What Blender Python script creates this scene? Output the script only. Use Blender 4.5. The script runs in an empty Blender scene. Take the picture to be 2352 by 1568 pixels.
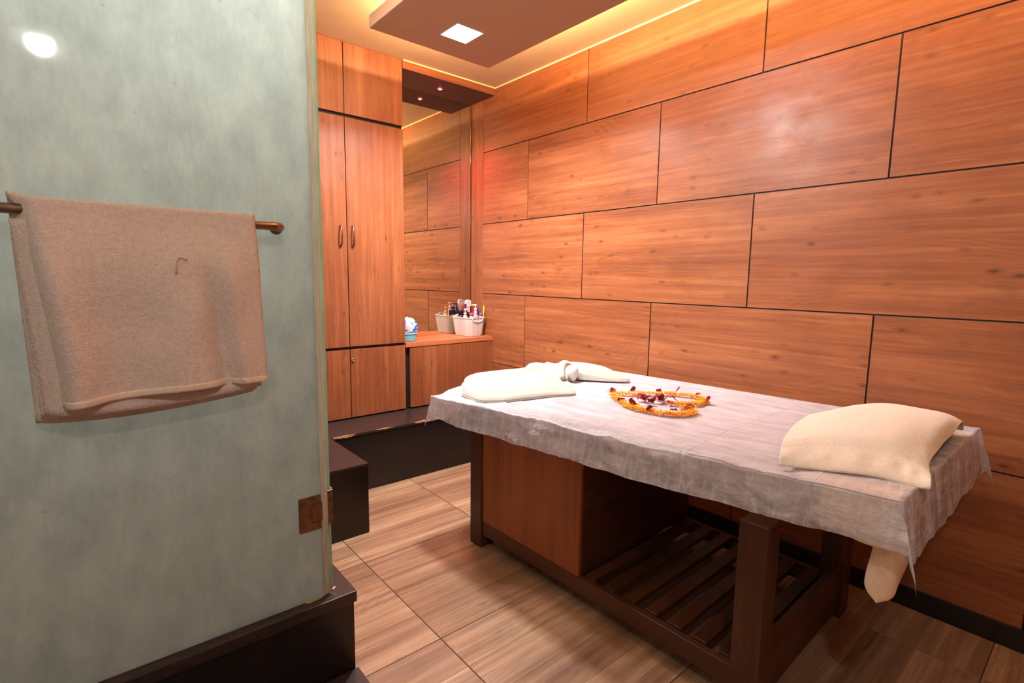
import bpy, bmesh, math, random
from mathutils import Vector, Matrix, noise
random.seed(7)
sc = bpy.context.scene
COL = sc.collection
PI = math.pi

# ------------------------------------------------------------------ camera, world, exposure
F_PX, YAW, PITCH, ROLL = 1191.2032, 0.70046, 0.12352, 0.01355
CAM = (-2.8169, -3.9462, 1.4667)
fw = Vector((math.sin(YAW) * math.cos(PITCH), math.cos(YAW) * math.cos(PITCH), -math.sin(PITCH)))
r0 = Vector((math.cos(YAW), -math.sin(YAW), 0)); u0 = r0.cross(fw)
rt = r0 * math.cos(ROLL) + u0 * math.sin(ROLL); up = u0 * math.cos(ROLL) - r0 * math.sin(ROLL)
cam = bpy.data.cameras.new('camera'); cam.sensor_width = 36; cam.lens = 36 * F_PX / 2352
cam.clip_start = .02
co = bpy.data.objects.new('camera', cam); COL.objects.link(co)
co.matrix_world = Matrix(((rt.x, up.x, -fw.x, CAM[0]), (rt.y, up.y, -fw.y, CAM[1]), (rt.z, up.z, -fw.z, CAM[2]), (0, 0, 0, 1)))
sc.camera = co
w = bpy.data.worlds.new('world'); sc.world = w; w.use_nodes = True
w.node_tree.nodes['Background'].inputs[0].default_value = (1, .8, .6, 1)
w.node_tree.nodes['Background'].inputs[1].default_value = 0.05
vs = sc.view_settings
vs.view_transform = 'Standard'; vs.look = 'None'; vs.gamma = 1; vs.use_curve_mapping = False
vs.exposure = 0.0
def light(name, kind, loc, watts, color, rot=(0, 0, 0), **kw):
    l = bpy.data.lights.new(name, kind); l.energy = watts; l.color = color
    for k, v in kw.items(): setattr(l, k, v)
    o = bpy.data.objects.new(name, l); COL.objects.link(o); o.location = loc; o.rotation_euler = rot
    return o
# square LED panel in the ceiling tray (the lamp itself is built further down)
LX, LY, LS, LZ = -1.0, -1.305, .087, 2.86
light('panel_light', 'AREA', (LX, LY, LZ - .008), 59, (1, .96, .965), shape='SQUARE', size=2 * LS, spread=math.radians(140))
# crystal pendant in the front part of the room
PXL, PYL, PZL = -2.862, -4.30, 2.60
light('pendant_light', 'POINT', (PXL, PYL, PZL), 50, (1, .95, .91), shadow_soft_size=.05)
# downlight inside the shower cubicle, behind the frosted glass
light('shower_light', 'AREA', (-2.44, -1.72, 3.016), 105, (.99, 1, .985), shape='DISK', size=.18)
# warm strips lying on the ceiling tray, facing up and out
light('cove_light', 'AREA', (-.664, -2.66, 2.942), 130, (1, .66, .32), (PI, math.radians(35), 0), shape='RECTANGLE', size=.02, size_y=2.88)
light('cove_light', 'AREA', (-1.350, -2.66, 2.942), 100, (1, .66, .32), (PI, math.radians(-35), 0), shape='RECTANGLE', size=.02, size_y=2.88)
light('cove_light', 'AREA', (-1.0, -1.146, 2.941), 24, (1, .66, .32), (math.radians(180 - 35), 0, 0), shape='RECTANGLE', size=.48, size_y=.015)
# red spotlight over the mirror bay
light('red_glow', 'SPOT', (-.43, -.165, 2.955), 60, (1, .12, .10), spot_size=1.9, spot_blend=.8, shadow_soft_size=.01)

# ------------------------------------------------------------------ materials
def s2l(c):
    return tuple(((v / 255) / 12.92 if v / 255 <= .04045 else ((v / 255 + .055) / 1.055) ** 2.4) for v in c)

class NT:
    def __init__(s, name):
        s.m = bpy.data.materials.new(name); s.m.use_nodes = True
        s.t = s.m.node_tree; s.t.nodes.clear()
        s.out = s.t.nodes.new('ShaderNodeOutputMaterial')
    def n(s, typ, **kw):
        nd = s.t.nodes.new(typ)
        for k, v in kw.items():
            if k.startswith('i_'):
                key = k[2:]; key = int(key) if key.isdigit() else key
                nd.inputs[key].default_value = v
            else: setattr(nd, k, v)
        return nd
    def l(s, a, b): s.t.links.new(a, b)
    def uv(s): return s.n('ShaderNodeTexCoord').outputs['UV']
    def obj(s): return s.n('ShaderNodeTexCoord').outputs['Object']
    def scale(s, vec, sc_):
        m = s.n('ShaderNodeMapping'); m.inputs['Scale'].default_value = sc_
        s.l(vec, m.inputs['Vector']); return m.outputs[0]
    def noise(s, vec, scale=(1, 1, 1), detail=4, rough=.55, dist=0):
        t = s.n('ShaderNodeTexNoise', noise_dimensions='3D'); t.inputs['Scale'].default_value = 1
        t.inputs['Detail'].default_value = detail; t.inputs['Roughness'].default_value = rough
        t.inputs['Distortion'].default_value = dist
        s.l(s.scale(vec, scale), t.inputs['Vector']); return t.outputs['Fac']
    def math(s, op, a, b=None, clamp=False):
        m = s.n('ShaderNodeMath', operation=op, use_clamp=clamp)
        for i, v in enumerate((a, b)):
            if v is None: continue
            if isinstance(v, (int, float)): m.inputs[i].default_value = v
            else: s.l(v, m.inputs[i])
        return m.outputs[0]
    def ramp(s, fac, stops):
        r = s.n('ShaderNodeValToRGB'); el = r.color_ramp.elements
        while len(el) < len(stops): el.new(.5)
        for e, (p, c) in zip(el, stops):
            e.position = p; e.color = (c if isinstance(c, tuple) else (c, c, c)) + (1,)
        s.l(fac, r.inputs[0]); return r.outputs[0]
    def mix(s, fac, a, b, blend='MIX'):
        m = s.n('ShaderNodeMix', data_type='RGBA', blend_type=blend)
        for i, v in ((0, fac), (6, a), (7, b)):
            if isinstance(v, (int, float)): m.inputs[i].default_value = v
            elif isinstance(v, tuple): m.inputs[i].default_value = v + (1,) if len(v) == 3 else v
            else: s.l(v, m.inputs[i])
        return m.outputs[2]
    def bump(s, h, strength=.3, dist=.002, normal=None):
        b = s.n('ShaderNodeBump'); b.inputs['Strength'].default_value = strength; b.inputs['Distance'].default_value = dist
        s.l(h, b.inputs['Height'])
        if normal is not None: s.l(normal, b.inputs['Normal'])
        return b.outputs[0]
    def bsdf(s, color, rough=.5, normal=None, **kw):
        b = s.n('ShaderNodeBsdfPrincipled')
        for key, v in (('Base Color', color), ('Roughness', rough), ('Normal', normal), *kw.items()):
            if v is None: continue
            if isinstance(v, (int, float)): b.inputs[key].default_value = v
            elif isinstance(v, tuple): b.inputs[key].default_value = v + (1,) if len(v) == 3 else v
            else: s.l(v, b.inputs[key])
        return b.outputs[0]
    def done(s, sh): s.l(sh, s.out.inputs[0]); return s.m

def wood(name, dark, mid, light, rough=.34, knots=1.0, streak=(.9, 13), bump=.25, contrast=1.0, spec=.5, band=0.0):
    t = NT(name); uv = t.uv()
    warp = t.noise(uv, (1.1, 2.6, 1), 2, .5)
    broad = t.noise(uv, (.55, 5.5, 1), 3, .5, .3)
    streaks = t.noise(uv, (streak[0] * 1.3, streak[1] * 2.6, 1), 5, .62, .15)
    fib = t.noise(uv, (5, 260, 1), 3, .6)
    sep = t.n('ShaderNodeSeparateXYZ'); t.l(uv, sep.inputs[0])
    ph = t.math('ADD', t.math('MULTIPLY', sep.outputs[1], 190.0), t.math('MULTIPLY', warp, 120.0))
    ring = t.math('ADD', t.math('MULTIPLY', t.math('SINE', ph), .5), .5)
    ringgate = t.ramp(t.noise(uv, (1.3, 5, 1), 2, .5), [(.48, 0.0), (.66, 1.0)])
    f = t.math('ADD', t.math('MULTIPLY', streaks, .45), t.math('MULTIPLY', broad, .35))
    f = t.math('ADD', f, t.math('MULTIPLY', fib, .20))
    f = t.math('ADD', f, t.math('MULTIPLY', t.math('MULTIPLY', t.math('SUBTRACT', ring, .5), ringgate), .05))
    k = .155 / contrast
    c = t.ramp(f, [(.5 - 1.15 * k, dark), (.5, mid), (.5 + k, light)])
    v = t.n('ShaderNodeTexVoronoi', feature='F1'); v.inputs['Scale'].default_value = 1
    t.l(t.scale(uv, (6.0, 13, 1)), v.inputs['Vector'])
    sc_ = t.n('ShaderNodeSeparateColor'); t.l(v.outputs['Color'], sc_.inputs[0])
    gate = t.math('MULTIPLY', t.math('GREATER_THAN', sc_.outputs[0], .22), t.math('ADD', t.math('MULTIPLY', sc_.outputs[1], .5), .5))
    spot = t.math('MULTIPLY', t.ramp(v.outputs['Distance'], [(.05, 1.0), (.09, .5), (.22, 0.0)]), gate)
    spot = t.math('MULTIPLY', spot, .85 * knots)
    c = t.mix(spot, c, tuple(x * .34 for x in dark))
    patch = t.ramp(t.noise(uv, (2.2, 6, 1), 3, .5), [(.55, 0.0), (.78, 1.0)])
    c = t.mix(t.math('MULTIPLY', patch, .40 * knots), c, tuple(x * .80 for x in dark))
    pale_streak = t.math('MULTIPLY', t.ramp(t.noise(uv, (3.5, 150, 1), 2, .6), [(.60, 0.0), (.74, 1.0)]), t.ramp(t.noise(uv, (1.8, 7, 1), 2), [(.42, 0.0), (.62, 1.0)]))  # fine pale streaks along the grain, part of the wood's own colour
    c = t.mix(t.math('MULTIPLY', pale_streak, .45 * knots), c, tuple(min(1, x * 1.30) for x in light))
    blot = t.ramp(t.noise(uv, (3.2, 4.2, 1), 4, .6, .5), [(.50, 0.0), (.70, 1.0)])
    c = t.mix(t.math('MULTIPLY', blot, .22 * knots), c, tuple(x * .86 for x in dark))
    hb = t.math('ADD', t.math('MULTIPLY', fib, .4), t.math('MULTIPLY', t.noise(uv, (24, 90, 1), 4, .75), .8))
    nb = t.bump(hb, bump, .0022)
    rg = t.ramp(t.noise(uv, (6, 9, 1), 3), [(.3, rough - .05), (.7, rough + .07)])
    return t.done(t.bsdf(c, rg, nb, **{'Specular IOR Level': spec}))

M = {}
M['wall'] = wood('laminate_wall', s2l((120, 66, 40)), s2l((158, 93, 57)), s2l((186, 120, 76)), .36, 1.0)
M['cab'] = wood('laminate_cabinet', s2l((120, 64, 38)), s2l((151, 86, 52)), s2l((178, 111, 70)), .38, .8)
M['counter'] = wood('laminate_counter', s2l((150, 80, 46)), s2l((190, 106, 66)), s2l((206, 128, 82)), .4, .5)
M['darkwood'] = wood('stained_wood', s2l((50, 26, 14)), s2l((74, 40, 20)), s2l((94, 54, 28)), .42, .4, (.9, 9), .2)
M['panelwood'] = wood('table_panel_wood', s2l((104, 50, 22)), s2l((142, 72, 34)), s2l((160, 86, 42)), .42, .4, (.9, 9), .2)
M['plank'] = wood('plank_tile', s2l((112, 80, 58)), s2l((154, 120, 93)), s2l((194, 160, 126)), .38, .6, (.5, 9), .12, 1.25)

def plain(name, c, rough=.5, **kw):
    t = NT(name); return t.done(t.bsdf(s2l(c), rough, None, **kw))
def speck(name, c, rough=.5, amt=.12, sc_=40, bump=.0, **kw):
    t = NT(name); o = t.obj()
    nz = t.noise(o, (sc_,) * 3, 4)
    a = s2l(c)
    col = t.ramp(nz, [(.3, tuple(x * (1 - amt) for x in a)), (.7, tuple(min(1, x * (1 + amt)) for x in a))])
    nb = t.bump(nz, bump, .002) if bump else None
    return t.done(t.bsdf(col, rough, nb, **kw))
M['groove'] = plain('joint_black', (26, 20, 20), .6)
M['grout'] = plain('grout', (82, 54, 42), .8)
M['underfloor'] = plain('tile_line', (186, 150, 112), .6)
M['ceil'] = speck('ceiling_paint', (222, 196, 160), .75, .03, 6)
M['tray'] = speck('tray_paint', (184, 148, 122), .6, .03, 6)
M['bead'] = plain('ceiling_bead', (252, 236, 190), .6)
M['granite'] = speck('black_granite', (26, 22, 23), .28, .35, 120)
M['granite_top'] = speck('granite_top', (50, 41, 41), .3, .3, 60)
M['chip'] = speck('bare_board', (206, 160, 104), .7, .3, 60)
M['soffit'] = plain('soffit_dark', (86, 58, 62), .45)
M['bronze'] = speck('aged_bronze', (140, 114, 96), .36, .3, 50, .0, Metallic=1.0)
M['steel'] = plain('brushed_steel', (170, 160, 150), .3, Metallic=1.0)
M['white'] = plain('white_plastic', (225, 222, 220), .4)
M['mirror_edge'] = plain('mirror_bevel', (150, 140, 120), .15, Metallic=1.0)
M['lightwall'] = speck('shower_tile', (190, 196, 186), .4, .05, 6)

def emit(name, c, s):
    t = NT(name); e = t.n('ShaderNodeEmission'); e.inputs[0].default_value = c + (1,); e.inputs[1].default_value = s
    return t.done(e.outputs[0])
M['led'] = emit('led_panel', (1, .955, .93), 30)
M['cove'] = emit('cove_strip', (1, .60, .20), 8)

M['red'] = emit('red_lamp', (1, .05, .07), 9)
M['redcore'] = emit('red_lamp_core', (1, .22, .24), 7)
M['showerled'] = emit('shower_lamp', (.95, 1, .97), 8)
def make_crystal():
    t = NT('crystal_glow'); e = t.n('ShaderNodeEmission'); e.inputs[0].default_value = (1, .96, .94, 1); e.inputs[1].default_value = 22
    tp = t.n('ShaderNodeBsdfTransparent'); mx = t.n('ShaderNodeMixShader')
    f = t.ramp(t.noise(t.obj(), (60, 60, 60), 2), [(.42, .72), (.58, .96)])
    t.l(f, mx.inputs[0]); t.l(e.outputs[0], mx.inputs[1]); t.l(tp.outputs[0], mx.inputs[2]); return t.done(mx.outputs[0])
M['crystal'] = make_crystal()

def make_mirror():
    t = NT('mirror_glass')
    g = t.n('ShaderNodeBsdfGlossy'); g.inputs['Color'].default_value = (.72, .70, .60, 1); g.inputs['Roughness'].default_value = .008
    return t.done(g.outputs[0])
M['mirror'] = make_mirror()

def make_frost():
    t = NT('frosted_glass'); o = t.obj()
    mott = t.noise(o, (16, 16, 9), 6, .68)
    fine = t.noise(o, (90, 90, 30), 3, .6)
    spots = t.noise(o, (55, 55, 55), 2, .5)
    a, b = s2l((180, 188, 184)), s2l((202, 208, 203))
    c = t.ramp(t.math('ADD', t.math('MULTIPLY', mott, .7), t.math('MULTIPLY', fine, .3)), [(.35, a), (.65, b)])
    c = t.mix(t.math('MULTIPLY', t.ramp(spots, [(.73, 0.0), (.77, 1.0)]), .3), c, s2l((110, 116, 108)))
    # rusty stain near the hinge side, low down
    sep = t.n('ShaderNodeSeparateXYZ'); t.l(o, sep.inputs[0])
    nearx = t.ramp(sep.outputs[0], [(-.0, 0.0), (1.0, 1.0)])
    gx = t.math('SUBTRACT', 1.0, t.math('MULTIPLY', t.math('ABSOLUTE', t.math('ADD', sep.outputs[0], .11)), 8.0), True)
    gz = t.math('SUBTRACT', 1.0, t.math('MULTIPLY', t.math('ABSOLUTE', t.math('SUBTRACT', sep.outputs[2], .58)), 3.4), True)
    st = t.math('MULTIPLY', t.math('MULTIPLY', gx, gz), t.ramp(t.noise(o, (22, 22, 5), 3), [(.4, 0.0), (.65, 1.0)]))
    c = t.mix(t.math('MULTIPLY', st, .5), c, s2l((140, 118, 84)))
    p = t.bsdf(c, .45, t.bump(fine, .04, .001), **{'Coat Weight': .9, 'Coat Roughness': .045, 'Specular IOR Level': .25})
    tr = t.n('ShaderNodeBsdfTranslucent'); t.l(c, tr.inputs['Color'])
    mx = t.n('ShaderNodeMixShader'); mx.inputs[0].default_value = .58
    t.l(p, mx.inputs[1]); t.l(tr.outputs[0], mx.inputs[2])
    return t.done(mx.outputs[0])
M['frost'] = make_frost()

def make_clear():
    t = NT('clear_glass')
    tr = t.n('ShaderNodeBsdfTransparent'); tr.inputs[0].default_value = (.86, .95, .90, 1)
    g = t.n('ShaderNodeBsdfGlossy'); g.inputs['Roughness'].default_value = .02
    mx = t.n('ShaderNodeMixShader'); mx.inputs[0].default_value = .07
    t.l(tr.outputs[0], mx.inputs[1]); t.l(g.outputs[0], mx.inputs[2]); return t.done(mx.outputs[0])
M['clear'] = make_clear()
def make_edge(name, a, b, brown):
    t = NT(name); o = t.obj()
    sep = t.n('ShaderNodeSeparateXYZ'); t.l(o, sep.inputs[0])
    c = t.mix(t.ramp(t.noise(o, (300, 300, 8), 2), [(.35, 0.0), (.65, 1.0)]), s2l(a), s2l(b))
    # grime that has run down near the bottom
    low = t.math('MULTIPLY', t.ramp(sep.outputs[2], [(.05, 1.0), (.9, 0.0)]), t.ramp(t.noise(o, (160, 160, 9), 3), [(.35, .25), (.6, 1.0)]))
    c = t.mix(t.math('MULTIPLY', low, .8), c, s2l(brown))
    b_ = t.n('ShaderNodeBsdfTranslucent'); t.l(c, b_.inputs['Color'])
    p = t.bsdf(c, .2, None)
    mx = t.n('ShaderNodeMixShader'); mx.inputs[0].default_value = .35
    t.l(p, mx.inputs[1]); t.l(b_.outputs[0], mx.inputs[2])
    return t.done(mx.outputs[0])
M['edge'] = make_edge('green_glass_edge', (166, 226, 198), (206, 240, 222), (132, 134, 98))
M['seal'] = make_edge('seal_strip', (200, 200, 186), (226, 224, 210), (150, 112, 74))

def terry(name, c, c2, scale=220, bump=.9, dist=.004, ribs=None):
    t = NT(name); o = t.obj(); uv = t.uv()
    nz = t.noise(o, (scale,) * 3, 3, .7); big = t.noise(o, (scale * .35,) * 3, 3, .6)
    h = t.math('ADD', t.math('MULTIPLY', nz, .6), t.math('MULTIPLY', big, .6))
    col = t.ramp(h, [(.4, s2l(c2)), (.72, s2l(c))])
    nb = t.bump(h, bump, dist)
    if ribs:                                    # woven band(s) of diagonal ribs, laid out in the cloth's own UV
        sep = t.n('ShaderNodeSeparateXYZ'); t.l(uv, sep.inputs[0])
        U, V = sep.outputs[0], sep.outputs[1]
        tot = None
        for v0, v1, fr, sl in ribs:
            band = t.math('MULTIPLY', t.math('GREATER_THAN', V, v0), t.math('LESS_THAN', V, v1))
            wv = t.math('SINE', t.math('ADD', t.math('MULTIPLY', U, fr), t.math('MULTIPLY', V, fr * sl)))
            wv = t.math('MULTIPLY', t.math('ADD', t.math('MULTIPLY', wv, .5), .5), band)
            tot = wv if tot is None else t.math('ADD', tot, wv)
        nb = t.bump(tot, .6, .0025, nb)
    return t.done(t.bsdf(col, .95, nb, **{'Specular IOR Level': .1, 'Sheen Weight': .25}))
M['towel'] = terry('terry_beige', (238, 224, 218), (220, 203, 194), 250, 1.0, .006)
M['towelhem'] = terry('terry_hem', (240, 224, 212), (224, 204, 190), 90, .5, .003)
M['cream'] = terry('terry_cream', (250, 238, 226), (240, 225, 210), 260, .7, .003, ribs=[(.215, .30, 420, 1.2), (.0, .04, 420, 1.6)])
M['ivory'] = terry('terry_ivory', (190, 187, 179), (176, 172, 162), 300, .55, .0025)
M['ivoryrib'] = terry('terry_ivory_ribbed', (190, 187, 179), (176, 172, 162), 300, .5, .0025, ribs=[(-9, 9, 330, .55)])
M['peach'] = terry('peach_cloth', (246, 214, 184), (236, 200, 168), 120, .2, .002)

def make_sheet():
    t = NT('nonwoven_sheet'); uv = t.uv()
    sep = t.n('ShaderNodeSeparateXYZ'); t.l(uv, sep.inputs[0])
    A, B_ = sep.outputs[0], sep.outputs[1]      # A across from the hem, B along the bed
    streak = t.noise(uv, (26, 3.0, 1), 5, .65)
    cr = t.noise(uv, (8, 6, 1), 4, .55, .25)
    fine = t.noise(uv, (60, 60, 1), 3, .6)
    edge = t.math('SUBTRACT', 1.0, t.math('MULTIPLY', A, 3.2), True)     # loose part near the hem is the crumpled one
    edge = t.math('MAXIMUM', edge, t.math('SUBTRACT', 1.0, t.math('MULTIPLY', B_, 4.0), True))
    edge = t.math('MAXIMUM', edge, t.math('MULTIPLY', t.math('SUBTRACT', B_, 2.0), 4.0, True))
    h = t.math('ADD', t.math('MULTIPLY', cr, t.math('ADD', t.math('MULTIPLY', edge, .95), .05)), t.math('MULTIPLY', fine, .05))
    h = t.math('ADD', h, t.math('MULTIPLY', streak, .06))
    for b0 in (.42, .83, 1.24, 1.65, 2.06):       # packing creases
        d = t.math('ABSOLUTE', t.math('SUBTRACT', t.math('ADD', B_, t.math('MULTIPLY', cr, .006)), b0))
        h = t.math('ADD', h, t.math('MULTIPLY', t.math('SUBTRACT', 1.0, t.math('MULTIPLY', d, 420.0), True), .05))
    d = t.math('ABSOLUTE', t.math('SUBTRACT', A, .135))
    h = t.math('ADD', h, t.math('MULTIPLY', t.math('SUBTRACT', 1.0, t.math('MULTIPLY', d, 260.0), True), .07))
    nb = t.bump(h, .8, .05)
    # doubled and creased places are whiter and more opaque
    def ridge(n, p): return t.math('POWER', t.math('SUBTRACT', 1.0, t.math('MULTIPLY', t.math('ABSOLUTE', t.math('SUBTRACT', n, .5)), 2.0), True), p)
    def lines(rot, sx, sy, p, off):
        m = t.n('ShaderNodeMapping'); m.inputs['Rotation'].default_value = (0, 0, rot); m.inputs['Location'].default_value = (off, off * .7, 0); m.inputs['Scale'].default_value = (sx, sy, 1)
        t.l(uv, m.inputs['Vector'])
        z = t.n('ShaderNodeTexNoise'); z.inputs['Scale'].default_value = 1; z.inputs['Detail'].default_value = 1
        t.l(m.outputs[0], z.inputs['Vector']); return ridge(z.outputs['Fac'], p)
    cre = None
    for rot, sx, sy, p, off in ((.5, 1.6, 9, 55.0, 3.1), (-.9, 1.5, 10, 60.0, 8.4), (1.35, 1.4, 11, 55.0, 5.7), (-.25, 1.3, 8, 60.0, 1.9)):
        ln = t.math('MULTIPLY', t.math('MULTIPLY', lines(rot, sx, sy, p, off), edge), .85)
        cre = ln if cre is None else t.math('MAXIMUM', cre, ln)
    d2 = t.math('SUBTRACT', 1.0, t.math('MULTIPLY', t.math('ABSOLUTE', t.math('SUBTRACT', A, .135)), 190.0), True)
    cre = t.math('MAXIMUM', cre, t.math('MULTIPLY', d2, .8))
    for b0 in (.42, .83, 1.24, 1.65, 2.06):
        d = t.math('ABSOLUTE', t.math('SUBTRACT', B_, b0))
        cre = t.math('MAXIMUM', cre, t.math('MULTIPLY', t.math('SUBTRACT', 1.0, t.math('MULTIPLY', d, 420.0), True), .55))
    c = t.ramp(t.math('ADD', t.math('MULTIPLY', streak, .6), t.math('MULTIPLY', cr, .4)), [(.35, s2l((222, 220, 230))), (.65, s2l((246, 244, 250)))])
    d_ = t.bsdf(c, .7, nb, **{'Specular IOR Level': .25})
    tl = t.n('ShaderNodeBsdfTranslucent'); t.l(c, tl.inputs['Color']); t.l(nb, tl.inputs['Normal'])
    m1 = t.n('ShaderNodeMixShader'); m1.inputs[0].default_value = .28
    t.l(d_, m1.inputs[1]); t.l(tl.outputs[0], m1.inputs[2])
    tp = t.n('ShaderNodeBsdfTransparent')
    m2 = t.n('ShaderNodeMixShader')
    cloud = t.ramp(t.noise(uv, (9, 7, 1), 5, .68, .2), [(.38, .50), (.66, .10)])
    flat = t.ramp(t.math('ADD', t.math('MULTIPLY', streak, .6), t.math('MULTIPLY', cr, .4)), [(.36, .36), (.66, .12)])
    op = t.mix(edge, flat, cloud)
    op = t.math('MULTIPLY', op, t.math('SUBTRACT', 1.0, cre))
    t.l(op, m2.inputs[0])
    t.l(m1.outputs[0], m2.inputs[1]); t.l(tp.outputs[0], m2.inputs[2])
    return t.done(m2.outputs[0])
M['sheet'] = make_sheet()
M['mattress'] = speck('mattress_cover', (178, 140, 152), .6, .06, 14)
M['maroon'] = plain('maroon_cover', (70, 18, 18), .5)

def petal(name, a, b):
    t = NT(name); g = t.n('ShaderNodeNewGeometry')
    c = t.mix(g.outputs['Random Per Island'], s2l(a), s2l(b))
    p = t.bsdf(c, .55, None)
    tl = t.n('ShaderNodeBsdfTranslucent'); t.l(c, tl.inputs['Color'])
    mx = t.n('ShaderNodeMixShader'); mx.inputs[0].default_value = .3
    t.l(p, mx.inputs[1]); t.l(tl.outputs[0], mx.inputs[2]); return t.done(mx.outputs[0])
M['marigold'] = petal('marigold', (255, 170, 16), (255, 205, 56))
M['rose'] = petal('rose', (128, 4, 26), (168, 12, 40))

def make_basket(name, c, nu, nv):
    t = NT(name); uv = t.uv()
    sep = t.n('ShaderNodeSeparateXYZ'); t.l(uv, sep.inputs[0])
    fu = t.math('ABSOLUTE', t.math('SUBTRACT', t.math('FRACT', t.math('MULTIPLY', sep.outputs[0], nu)), .5))
    fv = t.math('ABSOLUTE', t.math('SUBTRACT', t.math('FRACT', t.math('MULTIPLY', sep.outputs[1], nv)), .5))
    hole = t.math('MULTIPLY', t.math('LESS_THAN', fu, .17), t.math('LESS_THAN', fv, .22))
    inr = t.math('MULTIPLY', t.math('GREATER_THAN', sep.outputs[1], .06), t.math('LESS_THAN', sep.outputs[1], .86))
    hole = t.math('MULTIPLY', hole, inr)
    p = t.bsdf(s2l(c), .45, None)
    tp = t.n('ShaderNodeBsdfTransparent'); mx = t.n('ShaderNodeMixShader')
    t.l(hole, mx.inputs[0]); t.l(p, mx.inputs[1]); t.l(tp.outputs[0], mx.inputs[2]); return t.done(mx.outputs[0])
M['basket'] = make_basket('woven_plastic', (214, 206, 200), 60, 15)
M['basketrim'] = plain('basket_plastic', (216, 206, 200), .45)
M['cyanbasket'] = make_basket('cyan_plastic', (120, 200, 216), 30, 7)
M['cyanrim'] = plain('cyan_rim', (140, 210, 222), .45)
M['pinkb'] = plain('pink_bottle', (240, 168, 168), .3); M['pinkdeep'] = plain('pink_label', (236, 84, 120), .4)
M['navy'] = plain('navy_plastic', (40, 34, 130), .3); M['blue'] = plain('blue_cap', (36, 50, 190), .3)
M['darkbottle'] = plain('dark_bottle', (40, 24, 40), .2); M['redlabel'] = plain('red_label', (206, 36, 34), .5)
M['peachpump'] = plain('peach_pump', (246, 196, 140), .35); M['purple'] = plain('purple_lid', (176, 78, 196), .35)
M['green'] = plain('green_brush', (176, 204, 40), .35); M['chrome'] = plain('chrome', (200, 200, 200), .12, Metallic=1.0)
M['palepink'] = plain('pale_pink', (246, 214, 216), .4); M['blackp'] = plain('black_plastic', (24, 20, 34), .3)
def make_bag():
    t = NT('blue_white_bag'); o = t.obj()
    n = t.noise(o, (14, 14, 26), 2, .4, .8)
    c = t.ramp(n, [(.46, s2l((238, 228, 240))), (.50, s2l((170, 190, 246))), (.53, s2l((44, 126, 244)))])
    return t.done(t.bsdf(c, .25, t.bump(t.noise(o, (40,) * 3, 3), .5, .01), Alpha=1.0))
M['bag'] = make_bag()

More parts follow.
